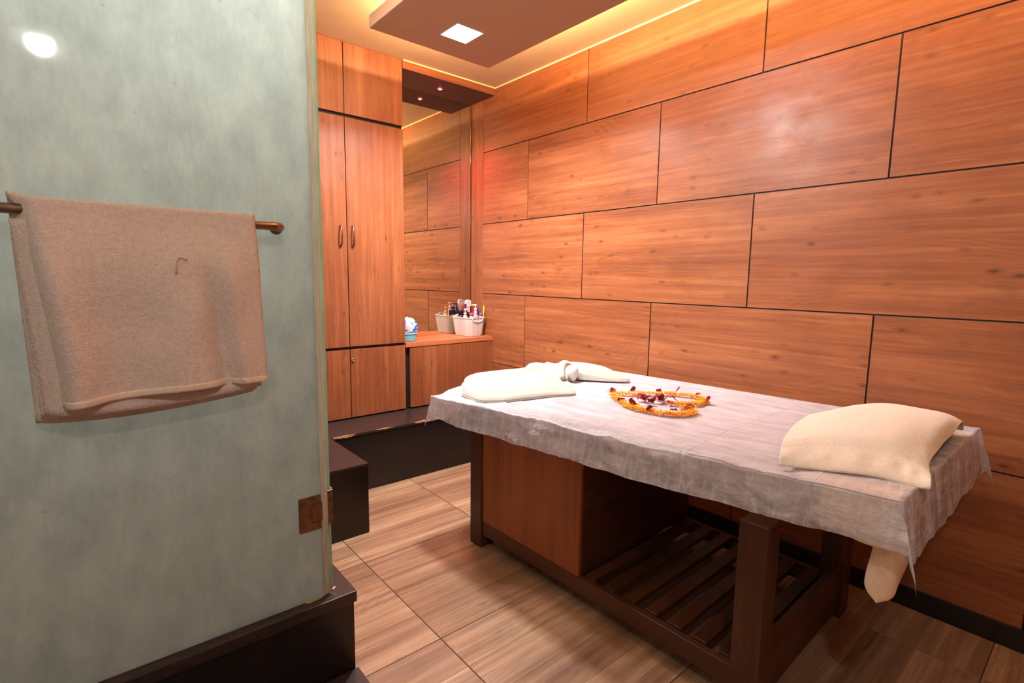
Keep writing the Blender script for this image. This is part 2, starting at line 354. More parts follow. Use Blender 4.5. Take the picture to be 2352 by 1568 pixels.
# ------------------------------------------------------------------ mesh builder
class MB:
    def __init__(s): s.v, s.f, s.uv, s.mi = [], [], [], []
    def face(s, idx, uvs=None, mi=0):
        s.f.append(idx); s.uv.append(uvs or [(0, 0)] * len(idx)); s.mi.append(mi)
    def box(s, lo, hi, grain=2, mi=0, top=None):
        a = [(min(lo[i], hi[i]), max(lo[i], hi[i])) for i in range(3)]
        b = len(s.v)
        for z in a[2]:
            for y in a[1]:
                for x in a[0]: s.v.append((x, y, z))
        ru, rv = random.uniform(0, 40), random.uniform(0, 40)
        quads = [((0, 2, 3, 1), 2), ((4, 5, 7, 6), 2), ((0, 1, 5, 4), 1), ((2, 6, 7, 3), 1), ((0, 4, 6, 2), 0), ((1, 3, 7, 5), 0)]
        for q, n in quads:
            axes = [k for k in range(3) if k != n]
            if grain in axes: ga = grain; ca = [k for k in axes if k != grain][0]
            else: ga, ca = axes
            uvs = [(s.v[b + i][ga] + ru, s.v[b + i][ca] + rv + (.37 if n == 0 else 0)) for i in q]
            s.face(tuple(b + i for i in q), uvs, mi)
        return s
    def grid(s, fn, nu, nv, uvfn=None, mi=0, wrapu=False):
        b = len(s.v)
        cu = nu if wrapu else nu + 1
        for j in range(nv + 1):
            for i in range(cu): s.v.append(tuple(fn(i / nu, j / nv)))
        for j in range(nv):
            for i in range(nu):
                i2 = (i + 1) % cu if wrapu else i + 1
                q = (b + j * cu + i, b + j * cu + i2, b + (j + 1) * cu + i2, b + (j + 1) * cu + i)
                U = [(i / nu, j / nv), ((i + 1) / nu, j / nv), ((i + 1) / nu, (j + 1) / nv), (i / nu, (j + 1) / nv)]
                s.face(q, [uvfn(*p) for p in U] if uvfn else U, mi)
        return s
    def tube(s, pts, r, n=12, mi=0, caps=True):
        pts = [Vector(p) for p in pts]; b = len(s.v)
        rs = r if isinstance(r, (list, tuple)) else [r] * len(pts)
        ref = Vector((0, 0, 1))
        prev = None
        for k, p in enumerate(pts):
            d = (pts[min(k + 1, len(pts) - 1)] - pts[max(k - 1, 0)]).normalized()
            if prev is None:
                a = d.orthogonal().normalized()
            else:
                a = (prev - d * prev.dot(d)).normalized()
            prev = a; c = d.cross(a)
            for i in range(n):
                t = 2 * PI * i / n
                s.v.append(tuple(p + (a * math.cos(t) + c * math.sin(t)) * rs[k]))
        for k in range(len(pts) - 1):
            for i in range(n):
                j = (i + 1) % n
                s.face((b + k * n + i, b + k * n + j, b + (k + 1) * n + j, b + (k + 1) * n + i), None, mi)
        if caps:
            s.face(tuple(b + i for i in reversed(range(n))), None, mi)
            e = b + (len(pts) - 1) * n
            s.face(tuple(e + i for i in range(n)), None, mi)
        return s
    def lathe(s, prof, n=24, c=(0, 0, 0), sx=1, sy=1, mi=0):
        b = len(s.v)
        for r, z in prof:
            for i in range(n):
                t = 2 * PI * i / n; s.v.append((c[0] + r * sx * math.cos(t), c[1] + r * sy * math.sin(t), c[2] + z))
        for k in range(len(prof) - 1):
            for i in range(n):
                j = (i + 1) % n
                s.face((b + k * n + i, b + k * n + j, b + (k + 1) * n + j, b + (k + 1) * n + i), [(i / n, k / (len(prof) - 1)), ((i + 1) / n, k / (len(prof) - 1)), ((i + 1) / n, (k + 1) / (len(prof) - 1)), (i / n, (k + 1) / (len(prof) - 1))], mi)
        s.face(tuple(b + i for i in reversed(range(n))), None, mi)
        e = b + (len(prof) - 1) * n; s.face(tuple(e + i for i in range(n)), None, mi)
        return s
    def build(s, name, mats, parent=None, smooth=False, bevel=0, solid=0, subsurf=0, xf=None):
        me = bpy.data.meshes.new(name); me.from_pydata(s.v, [], s.f)
        if xf is not None: me.transform(xf)
        ul = me.uv_layers.new(name='UVMap')
        k = 0
        for p, uvs in zip(me.polygons, s.uv):
            for q in range(p.loop_total):
                ul.data[p.loop_start + q].uv = uvs[q]
        for m in (mats if isinstance(mats, (list, tuple)) else [mats]): me.materials.append(m)
        for p, mi in zip(me.polygons, s.mi): p.material_index = mi; p.use_smooth = smooth
        me.update()
        o = bpy.data.objects.new(name, me); COL.objects.link(o)
        if parent is not None:
            o.parent = parent
            o.matrix_parent_inverse = Matrix.Translation(-_wloc(parent))
        if solid:
            md = o.modifiers.new('solid', 'SOLIDIFY'); md.thickness = solid; md.offset = -1
        if bevel:
            md = o.modifiers.new('bevel', 'BEVEL'); md.width = bevel; md.segments = 2; md.limit_method = 'ANGLE'; md.harden_normals = False
        if subsurf:
            md = o.modifiers.new('sub', 'SUBSURF'); md.levels = subsurf; md.render_levels = subsurf
        return o

def _wloc(o):
    v = Vector((0, 0, 0))
    while o is not None:
        v += Vector(o.location); 
        v += o.matrix_parent_inverse.to_translation() if o.parent else Vector((0, 0, 0))
        o = o.parent
    return v
def tag(o, label=None, cat=None, group=None, kind=None):
    if label: o['label'] = label
    if cat: o['category'] = cat
    if group: o['group'] = group
    if kind: o['kind'] = kind
    return o
def thing(name, loc, label, cat, group=None):
    o = bpy.data.objects.new(name, None); COL.objects.link(o); o.location = loc; o.empty_display_size = .05
    return tag(o, label, cat, group)
def struct(o): o['kind'] = 'structure'; return o
def box(lo, hi, grain=2): return MB().box(lo, hi, grain)

# ------------------------------------------------------------------ room shell
CZ = 3.035
XL, YR = -3.75, -6.3
# floor: square tiles printed as four planks
fl = MB()
fl.box((XL, YR, -.06), (0, 0, -.004), 0, 1)
T, tx, ty = .7265, -1.7696, -1.5525
ix0 = -4; cuts = (0, .27, .5, .73, 1.0)
for i in range(-4, 4):
    for j in range(-8, 4):
        x0, x1 = tx + i * T, tx + (i + 1) * T; y0, y1 = ty + j * T, ty + (j + 1) * T
        x0c, x1c, y0c, y1c = max(x0, XL), min(x1, 0), max(y0, YR), min(y1, 0)
        if x1c - x0c < .01 or y1c - y0c < .01: continue
        g = .0022
        fl.box((x0c + g, y0c + g, -.004), (x1c - g, y1c - g, -.0008), 0, 2)
        for k in range(4):
            a, b = y0 + cuts[k] * T, y0 + cuts[k + 1] * T
            a, b = max(a, y0c), min(b, y1c)
            if b - a < .005: continue
            fl.box((x0c + g, a + (g if k == 0 else .0006), -.0008), (x1c - g, b - (g if k == 3 else .0006), 0), 0, 0)
struct(fl.build('floor', [M['plank'], M['grout'], M['underfloor']]))

def panel_wall(name, axis_fn, rows, joints, y0, y1, strip=None):
    """rows: list of (zlo, zhi, joint offset); returns one mesh of laminate panels over a black backing"""
    mb = MB(); g = .0037
    for (za, zb, off, pitch) in rows:
        ys = []
        k = 0
        yv = off
        while yv > y1: ys.append(yv); yv -= pitch
        edges = [y0] + [q for q in ys if q < y0 - .01] + [y1]
        for a, b in zip(edges[:-1], edges[1:]):
            lo, hi = axis_fn(a - (g if a != y0 else 0), b + g, za + g, zb - g)
            mb.box(lo, hi, 1 if abs(hi[1] - lo[1]) > abs(hi[0] - lo[0]) else 0)
    return mb
rows = [(2.537, CZ, -1.381, 1.217), (1.927, 2.537, -.775, 1.2105), (1.317, 1.927, -1.379, 1.217), (.707, 1.317, -.763, 1.2145), (.0, .707, -1.37, 1.217)]
mb = panel_wall('wall_right', lambda a, b, za, zb: ((0, b, za), (.012, a, zb)), rows, None, -.1855, YR)
mb.box((0, -.1815, 0), (.012, 0, CZ), 2, 0)
mb.box((.006, YR, 0), (.1, .1, CZ), 1, 1)
struct(mb.build('wall_right', [M['wall'], M['groove']], bevel=.0006))
mb = MB(); mb.box((XL, 0, 0), (.006, .1, CZ), 2)
struct(mb.build('wall_back', M['cab']))
struct(box((XL - .1, YR, 0), (XL, 0, CZ)).build('wall_left', M['lightwall']))
struct(box((XL, YR - .1, 0), (.1, YR, CZ), 0).build('wall_front', M['wall']))
struct(box((XL - .1, YR - .1, CZ), (.1, .1, CZ + .1)).build('ceiling', M['ceil']))
struct(box((-.016, YR, 0), (-.0005, -.71, .093), 1).build('baseboard_right', M['granite'], bevel=.002))
# pale bead along the top of the panelled wall and over the mirror bay
tb = MB()
tb.box((-.008, YR, CZ - .010), (-.0005, -.34, CZ - .0005)); 
struct(tb.build('trim_1', M['bead']))
struct(box((-.86, -.350, CZ - .009), (-.0085, -.3405, CZ - .0005)).build('trim_2', M['bead']))

# ------------------------------------------------------------------ ceiling tray with cove light and the square lamp
TX0, TX1, TY0, TY1, TZ0, TZ1 = -1.43, -.574, -4.3, -1.0, 2.86, 2.93
tray = thing('ceiling_panel', ((TX0 + TX1) / 2, -2.6, TZ0), 'long brown panel hung below the ceiling with warm light glowing around its edges', 'ceiling panel')
box((TX0, TY0, TZ0), (TX1, TY1, TZ1)).build('panel_board', M['tray'], tray, bevel=.004)
box((TX0 + .3, TY0 + .3, TZ1), (TX1 - .3, TY1 - .3, CZ - .0005)).build('hanger_core', M['ceil'], tray)
for nm, lo, hi in (('led_strip', (TX0 + .07, TY0 + .2, TZ1 + .0005), (TX0 + .09, TY1 - .22, TZ1 + .009)),
                   ('led_strip', (TX1 - .10, TY0 + .2, TZ1 + .0005), (TX1 - .08, TY1 - .22, TZ1 + .009)),
                   ('led_strip', (TX0 + .18, TY1 - .15, TZ1 + .0005), (TX1 - .2, TY1 - .142, TZ1 + .008))):
    box(lo, hi).build(nm, M['cove'], tray)
lamp = thing('square_downlight', (LX, LY, TZ0), 'glowing white square light panel set flush in the brown ceiling panel', 'ceiling light')
m = MB()
for a, b in (((-LS - .003, -LS - .003), (LS + .003, -LS)), ((-LS - .003, LS), (LS + .003, LS + .003)), ((-LS - .003, -LS), (-LS, LS)), ((LS, -LS), (LS + .003, LS))):
    m.box((LX + a[0], LY + a[1], TZ0 - .006), (LX + b[0], LY + b[1], TZ0 - .0002))
m.build('frame', M['white'], lamp)
box((LX - LS, LY - LS, TZ0 - .005), (LX + LS, LY + LS, TZ0 - .0003)).build('diffuser', M['led'], lamp)
# crystal lamp in the front part of the room: behind the photographer, shows as a reflection in the frosted glass
cl = thing('crystal_lamp', (PXL, PYL, CZ), 'round crystal pendant lamp mirrored in the frosted glass', 'ceiling light')
MB().lathe([(.05, 0), (.05, -.02), (.008, -.025), (.008, CZ * 0 - (CZ - PZL) + .05), (.06, -(CZ - PZL) + .045), (.075, -(CZ - PZL) + .03), (.07, -(CZ - PZL) + .025)], 28, (PXL, PYL, CZ - .0005)).build('rim', M['chrome'], cl, True)
MB().lathe([(.100, .035), (.112, .012), (.100, -.018), (.06, -.038), (.02, -.045)], 28, (PXL, PYL, PZL)).build('crystal_bowl', M['crystal'], cl, True)
# downlight in the ceiling of the shower cubicle, seen only as glow through the frosted glass
sl = thing('shower_downlight', (-2.44, -1.72, CZ), 'round ceiling light inside the shower behind the frosted glass', 'ceiling light')
MB().lathe([(.10, 0), (.105, -.006), (.092, -.010)], 28, (-2.44, -1.72, CZ - .0005)).build('rim', M['white'], sl, True)
MB().lathe([(.09, 0), (.085, -.004), (.02, -.006)], 28, (-2.44, -1.72, CZ - .0106)).build('diffuser', M['showerled'], sl, True)

# ------------------------------------------------------------------ tall cabinet
CF = -.34
CX0, CX1, CXS = -1.76, -.866, -1.3125
Z0, ZA, ZB, ZT = .415, .938, 2.556, CZ
cabt = thing('tall_cabinet', ((CX0 + CX1) / 2, -.17, .413), 'tall orange wood cabinet reaching the ceiling beside the mirror', 'cabinet')
box((CX0, CF + .02, Z0 + .005), (CX1, -.0005, CZ - .001)).build('body', M['cab'], cabt)
box((CX0 + .004, CF + .0185, Z0 + .006), (CX1 - .004, CF + .0195, CZ - .002)).build('shadow_gap', M['groove'], cabt)
def door(x0, x1, z0, z1, nm='door'):
    return box((x0, CF, z0), (x1, CF + .018, z1), 2).build(nm, M['cab'], cabt, bevel=.0015)
dts = {}
for k, (z0, z1) in enumerate(((Z0 + .008, ZA - .010), (ZA + .011, ZB - .012), (ZB + .011, ZT - .002))):
    for s, (x0, x1) in enumerate(((CX0, CXS - .003), (CXS + .003, CX1))):
        dts[(k, s)] = door(x0, x1, z0, z1)
for s, hx in ((0, -1.362), (1, -1.274)):
    pts = []
    for q in range(15):
        a = q / 14
        out = .028 * min(1, math.sin(PI * a) ** .35 if 0 < a < 1 else 0)
        pts.append((hx, CF - .0005 - out, 1.664 + .145 * a))
    MB().tube(pts, [.0062] * 15, 10).build('handle', M['bronze'], dts[(1, s)], True)
MB().lathe([(.0135, 0), (.0135, .006), (.011, .008), (.004, .008), (.004, .005)], 20).build('lock', M['steel'], dts[(0, 1)], True,
    xf=Matrix.Translation((-1.292, CF, .849)) @ Matrix.Rotation(PI / 2, 4, 'X'))

# ------------------------------------------------------------------ vanity unit, worktop, mirror, soffit
VX0 = -.862
van = thing('vanity_cabinet', (-.43, -.17, .413), 'low orange wood cabinet in the corner under the mirror', 'cabinet')
box((VX0 + .001, CF + .03, .42), (-.0005, -.0005, .909)).build('body', M['groove'], van)
box((-.822, CF, .423), (-.002, CF + .02, .905), 2).build('door', M['cab'], van, bevel=.0015)
top = box((VX0 + .001, CF - .004, .9095), (-.0005, -.0005, .945), 0).build('worktop', M['counter'], None, bevel=.001)
tag(top, 'reddish wood worktop under the mirror holding the two baskets', 'worktop')
mir = thing('wall_mirror', (-.43, 0, .946), 'tall wall mirror in the corner beside the cabinet', 'mirror')
box((VX0 + .001, -.006, .9455), (-.012, -.0005, 2.974)).build('glass', M['mirror'], mir)
m = box((-.0118, -.008, .9455), (-.007, -.0005, 2.974)); m.build('edge_strip', M['mirror_edge'], mir)
sof = thing('mirror_soffit', (-.43, -.17, 2.975), 'dark boxed soffit with wood front above the mirror', 'soffit')
box((VX0 + .001, CF, 2.9765), (-.0005, CF + .018, CZ - .001), 0).build('fascia', M['cab'], sof)
box((VX0 + .001, CF + .001, 2.975), (-.0005, -.0005, 2.993)).build('underside', M['soffit'], sof)
def spot(x, y, lit, label):
    t = thing('recessed_spotlight', (x, y, 2.975), label, 'spotlight')
    MB().lathe([(.017, 0), (.019, -.003), (.012, -.005)], 20, (x, y, 2.9748)).build('rim', M['steel'] if not lit else M['red'], t, True)
    MB().lathe([(.011, 0), (.009, -.004), (.003, -.006)], 16, (x, y, 2.9697)).build('bulb', M['redcore'] if lit else M['white'], t, True)
spot(-.43, -.165, True, 'small glowing red spotlight set in the dark soffit above the mirror')
# ------------------------------------------------------------------ granite ledge, block, shower curb, step
led = thing('granite_ledge', (-1.1, -.45, 0), 'long black granite ledge with chipped edge below the cabinets', 'ledge')
box((-2.13, -.70, 0), (-.0005, -.0005, .398)).build('base', M['granite'], led)
box((-2.13, -.705, .398), (-.0005, -.0005, .4125)).build('top_slab', M['granite_top'], led)
def chip(x0, x1, dz, yy=.007):
    cm = MB(); n = 14; b = len(cm.v)
    for i in range(n + 1):
        x = x0 + (x1 - x0) * i / n; e = math.sin(PI * i / n) ** .5
        d = dz * e * (.6 + .7 * random.random())
        cm.v.extend([(x, -.7052, .4130 - d), (x, -.7060, .4132), (x, -.706 + yy * e * (.5 + random.random()), .4132)])
    for i in range(n):
        for k in range(2):
            a = b + i * 3 + k; cm.face((a, a + 3, a + 4, a + 1))
    cm.build('chipped_edge', M['chip'], led)
chip(-1.60, -1.44, .016); chip(-1.30, -1.16, .006); chip(-1.0, -.80, .010, .012); chip(-.80, -.70, .013)
bl = thing('granite_block', (-1.88, -.98, 0), 'black granite step block standing against the ledge beside the glass', 'block')
box((-2.13, -1.268, 0), (-1.612, -.7065, .398)).build('base', M['granite'], bl)
box((-2.13, -1.270, .398), (-1.610, -.7065, .4125)).build('top_slab', M['granite_top'], bl)

GY = -2.295
cur = thing('shower_curb', (-2.9, -2.2, 0), 'black granite shower curb carrying the frosted glass door', 'curb')
cb = MB(); cb.box((XL + .001, -2.325, 0), (-2.150, -2.10, .345)); cb.box((-2.42, -2.10, 0), (-2.150, -.7065, .345))
cb.build('base', M['granite'], cur)
cb = MB(); cb.box((XL + .001, -2.331, .346), (-2.14, -2.10, .386)); cb.box((-2.42, -2.0995, .346), (-2.14, -.7065, .386))
cb.build('top_slab', M['granite_top'], cur, bevel=.003)
m = MB()
random.seed(3)
def blob(pts, z):
    b = len(m.v)
    for x, y in pts: m.v.append((x, y, z))
    m.face(tuple(range(b, b + len(pts))))
blob([(-2.30, -2.299), (-2.262, -2.300), (-2.244, -2.294), (-2.222, -2.280), (-2.196, -2.272), (-2.186, -2.262), (-2.20, -2.258), (-2.30, -2.285)], .3864)
m.build('chipped_corner', M['chip'], cur)
stp = box((XL + .001, -3.1, 0), (-2.142, -2.3315, .1)).build('granite_step', M['granite_top'], None, bevel=.002)
tag(stp, 'low dark granite step on the floor in front of the curb', 'step')

# ------------------------------------------------------------------ glass: frosted door with towel bar, clear side pane
sd = thing('shower_door', (-2.24, GY, .386), 'tall frosted glass shower door with bronze towel bar and hinge', 'shower door')
DOOR_X1 = -2.2405
box((XL + .001, GY, .389), (DOOR_X1, GY + .01, 2.75)).build('glass_pane', M['frost'], sd).location = (0, 0, 0)
m = box((DOOR_X1 + .0003, GY - .001, .392), (-2.2185, GY + .011, 2.75)); m.build('seal_strip', M['seal'], sd, bevel=.002)
BZ, BY = 1.600, -2.366
pts = [(XL + .002, BY, BZ), (-2.40, BY, BZ), (-2.372, BY, BZ), (-2.356, BY + .006, BZ), (-2.348, BY + .022, BZ), (-2.347, GY - .001, BZ)]
rail = MB().tube(pts, [.0115] * 6, 16).build('towel_rail', M['bronze'], sd, True)
MB().lathe([(.018, 0), (.018, .006), (.014, .008)], 20).build('mount', M['bronze'], rail, True, xf=Matrix.Translation((-2.347, GY - .0003, BZ)) @ Matrix.Rotation(PI / 2, 4, 'X'))
# hinge plate (door side) with its inner block, and the clamp on the side pane
def prism(mb, pts, y0, y1):
    b = len(mb.v); n = len(pts)
    for x, z in pts: mb.v.append((x, y0, z))
    for x, z in pts: mb.v.append((x, y1, z))
    mb.face(tuple(range(b, b + n))); mb.face(tuple(reversed(range(b + n, b + 2 * n))))
    for i in range(n):
        j = (i + 1) % n; mb.face((b + i, b + n + i, b + n + j, b + j))
hz0, hz1 = .634, .750
hm = MB(); prism(hm, [(-2.314, hz0), (-2.243, hz0), (-2.243, hz0 + .026), (-2.275, hz0 + .026), (-2.275, hz1 - .026), (-2.243, hz1 - .026), (-2.243, hz1), (-2.314, hz1)], GY - .008, GY - .0005)
hp = hm.build('hinge_plate', M['bronze'], sd, bevel=.0015)
box((-2.2735, GY - .0075, hz0 + .0275), (-2.2395, GY - .0008, hz1 - .0275)).build('hinge_block', M['bronze'], hp, bevel=.001)
sp = thing('side_pane', (-2.207, -1.5, .386), 'fixed frosted glass side pane with green edge seen end on beside the frosted door', 'glass panel')
box((-2.2165, -2.2690, .389), (-2.2010, -.71, 2.75)).build('glass_pane', M['frost'], sp)
box((-2.2167, -2.2705, .389), (-2.2008, -2.2692, 2.75)).build('polished_edge', M['edge'], sp)
hm = MB(); hm.box((-2.224, -2.285, hz0), (-2.196, -2.2712, hz1)); hm.box((-2.224, -2.2712, hz0), (-2.2172, -2.22, hz1)); hm.box((-2.2003, -2.2712, hz0), (-2.192, -2.22, hz1))
hm.build('hinge_clamp', M['bronze'], sp, bevel=.0015)

# ------------------------------------------------------------------ towel over the bar
random.seed(11)
tw = thing('bath_towel', (-2.66, BY, BZ), 'beige terry towel folded over the bronze bar of the glass door', 'towel')
tw.location = (-2.66, BY, BZ)
def lerp(a, b, t): return a + (b - a) * t
def sst(a, b, x):
    t = min(1, max(0, (x - a) / (b - a))); return t * t * (3 - 2 * t)
def front(u, v):
    """u: 0 left to 1 right, v: 0 top of the bar to 1 at the hem"""
    xl = lerp(-2.915, -2.872, sst(0, 1, v)); xr = lerp(-2.423, -2.412, v)
    zb = 1.150 + .010 * u + .012 * math.sin(u * 2.6)
    z = lerp(BZ + .022, zb, v)
    x = lerp(xl, xr, u)
    out = .027 + .018 * sst(0, .35, v)
    fold = .015 * math.sin(u * 10.5 + 1.2 * v + .6) * sst(.1, .7, v) + .020 * math.exp(-((u - .82 - .05 * v) / .05) ** 2) * sst(.12, .45, v) - .024 * math.exp(-((u - .70 - .08 * v) / .05) ** 2) * sst(.25, .6, v)
    y = BY - out - fold - .006 * noise.noise((x * 9, z * 9, 1.3))
    y -= .014 * math.exp(-((u - .13) / .06) ** 2) * sst(.1, .6, v)
    roll = (1 - sst(0, .12, u))
    y += roll ** 2 * (.045 + .045 * sst(0, .4, v)); x -= roll * .006 * v
    rr = 1 - sst(.965, 1, u); y += (1 - rr) * .016
    return (x, y, z)
m = MB()
NV = 56
def tsurf(u, v):
    # v in [0,1]: .0-.80 front, .80-.88 over the bar, rest down the back
    if v < .84: return front(u, 1 - v / .84)
    x, y, z = front(u, 0)
    if v < .92:
        a = (v - .84) / .08 * PI
        return (x, BY + (y - BY) * math.cos(a) * 1.0, BZ + .022 * 1 - 0 + .006 * math.sin(a) + .001)
    k = (v - .92) / .08
    return (x + .03 * (1 - u), BY + .027, BZ + .018 - .25 * k)
m.grid(tsurf, 70, NV, lambda u, v: (u * .5, v * .55))
m.build('front_fold', M['towel'], tw, True, solid=.007)
def layer(dy, zl, zr, xl0, xl1, xr0, xr1, name, mat, bow=.012):
    mm = MB()
    def fn(u, v):
        x = lerp(lerp(xl0, xl1, v), lerp(xr0, xr1, v), u)
        z = lerp(BZ - .022, lerp(zl, zr, u ** 1.3) - bow * math.sin(u * PI), v)
        y = BY + dy + .004 * math.sin(u * 9 + dy * 300) * v + (.014 * (1 - sst(0, .07, u)))
        y -= .010 * sst(.85, 1, v) * math.sin(u * PI)
        return (x, min(y, GY - .006), z)
    mm.grid(fn, 50, 30, lambda u, v: (u * .5, v * .5))
    return mm.build(name, mat, tw, True, solid=.005)
layer(-.012, 1.135, 1.152, -2.914, -2.886, -2.428, -2.428, 'inner_layer', M['towel'])
layer(.006, 1.126, 1.142, -2.914, -2.894, -2.430, -2.436, 'inner_layer', M['towel'])
layer(.030, 1.112, 1.130, -2.916, -2.905, -2.430, -2.440, 'inner_layer', M['towel'])
hm = MB()
hm.grid(lambda u, v: (lambda p: (p[0], p[1] - .0025, p[2] - .001))(front(.05 + .95 * u, 1.0 - .036 * v)), 60, 3)
hm.build('hem', M['towelhem'], tw, True, solid=.004)
# pulled threads
th = MB()
def tpt(u, v, o=.004):
    p = front(u, v); return (p[0], p[1] - o, p[2])
th.tube([tpt(.86, .80, .004), tpt(.845, .87, .008), tpt(.83, .93, .008), tpt(.835, .96, .009), tpt(.87, .995, .010)], .0008, 5)
th.build('pulled_thread', M['towelhem'], tw, True)
th = MB(); th.tube([tpt(.585, .345, .004), tpt(.59, .28, .007), tpt(.61, .255, .008), tpt(.64, .27, .006)], .0022, 6)
th.build('pulled_thread', M['towelhem'], tw, True)

# ------------------------------------------------------------------ massage table
THETA = math.radians(1.2)
XF = Matrix.Translation((-1.219, -1.712, 0)) @ Matrix.Rotation(THETA, 4, 'Z')
TL, TW = 1.575, .935       # local: x 0..TW (towards the wall), y 0..-TL (towards the camera)
mt = thing('massage_table', XF @ Vector((TW / 2, -TL / 2, 0)), 'dark wooden massage table with slatted shelf and closed end by the panelled wall', 'massage table')
def tb_(lo, hi, name, mat, grain=2, parent=mt, bevel=.002):
    return box(lo, hi, grain).build(name, mat, parent, bevel=bevel, xf=XF)
for (a, b) in ((0, 0), (TW - .095, 0), (0, -TL + .095), (TW - .095, -TL + .095)):
    tb_((a, b - .095, 0), (a + .095, b, .685), 'leg', M['darkwood'])
# closed compartment at the foot end
PY = -.785
tb_((.010, PY + .002, .150), (.028, -.096, .684), 'front_panel', M['panelwood'])
tb_((.030, PY, .150), (TW - .03, PY + .018, .684), 'inner_panel', M['darkwood'], 0)
tb_((.096, -.03, .08), (TW - .096, -.012, .684), 'end_panel', M['darkwood'], 0)
tb_((TW - .028, PY + .002, .150), (TW - .010, -.096, .684), 'back_panel', M['darkwood'])
tb_((.012, -TL + .096, .072), (.040, -.096, .149), 'lower_rail', M['darkwood'], 1)
tb_((TW - .040, -TL + .096, .072), (TW - .012, -.096, .149), 'lower_rail', M['darkwood'], 1)
tb_((.096, -TL + .012, .04), (TW - .096, -TL + .034, .255), 'end_rail', M['darkwood'], 0)
tb_((.041, -TL + .096, .10), (.062, PY - .001, .132), 'slat_support', M['darkwood'], 1)
tb_((TW - .062, -TL + .096, .10), (TW - .041, PY - .001, .132), 'slat_support', M['darkwood'], 1)
for k in range(7):
    y = -.800 - .1035 * k
    tb_((.042, y - .056, .1325), (TW - .042, y, .158), 'slat', M['darkwood'], 0)
# bed top in two leaves: flat foot leaf, head leaf a little raised
def lerp_tab(x, tab):
    for (a, va), (b, vb) in zip(tab[:-1], tab[1:]):
        if x >= b: return va + (vb - va) * (x - a) / (b - a) if x <= a else va
    return tab[-1][1]
def tabl(y, tab):
    if y >= tab[0][0]: return tab[0][1]
    for (a, va), (b, vb) in zip(tab[:-1], tab[1:]):
        if b <= y <= a: return va + (vb - va) * (a - y) / (a - b)
    return tab[-1][1]
ZF = [(-1.4, .800), (-1.6, .808), (-2.0, .829), (-2.4, .844), (-2.8, .852), (-3.2, .875), (-3.6, .897), (-3.8, .905)]
ZFAR = [(-1.4, .853), (-2.0, .866), (-2.5, .876), (-3.0, .885), (-3.5, .900), (-3.8, .908)]
YF, YH = -1.50, -3.62
def xn(y): return -1.34 + (YF - y) * .14 / 2.15
XFAR = -.13
def bedz(x, y):
    a, b = tabl(y, ZF), tabl(y, ZFAR)
    t = sst(0, .35, x - xn(y))
    return a + (b - a) * t
def top_leaf(ya, yb, name):
    mb = MB()
    def fn(u, v):
        y = lerp(yb, ya, v); x = lerp(xn(y) + .15, XFAR - .03, u)
        s = tabl(y, [(-1.4, .69), (-2.45, .70), (-2.6, .705), (-3.2, .742), (-3.7, .775)])
        return (x, y, s + .022)
    mb.grid(fn, 4, 6, lambda u, v: (lerp(ya, yb, v) + 3, u))
    return mb.build(name, M['darkwood'], mt, solid=.03)
top_leaf(YF - .06, -2.49, 'foot_board'); top_leaf(-2.50, YH + .05, 'head_board')
mm = MB()
def mattress(u, v):
    # closed rounded section round the width (u wraps), v along
    y = lerp(YF - .04, YH + .02, v)
    x0, x1 = xn(y) + .15, XFAR - .02
    zb = tabl(y, [(-1.4, .69), (-2.45, .70), (-2.6, .705), (-3.2, .742), (-3.7, .775)]) + .032
    ang = 2 * PI * u; c, s_ = math.cos(ang), math.sin(ang)
    sx = math.copysign(abs(c) ** .25, c); sz = math.copysign(abs(s_) ** .25, s_)
    x = (x0 + x1) / 2 + (x1 - x0) / 2 * sx
    zt = bedz(x, y) - .012
    e = min(1, min(v, 1 - v) / .02); e = .55 + .45 * math.sqrt(max(0, 1 - (1 - e) ** 2))
    zm = (zb + zt) / 2
    return (x, y, zm + (zt - zb) / 2 * sz * e)
mm.grid(mattress, 96, 60, None, 0, True)
n0 = len(mm.v); mm.face(tuple(range(95, -1, -1))); mm.face(tuple(range(n0 - 96, n0)))
mat_o = mm.build('mattress', M['mattress'], None, True)
tag(mat_o, 'mauve padded mattress under the thin white sheet', 'mattress')

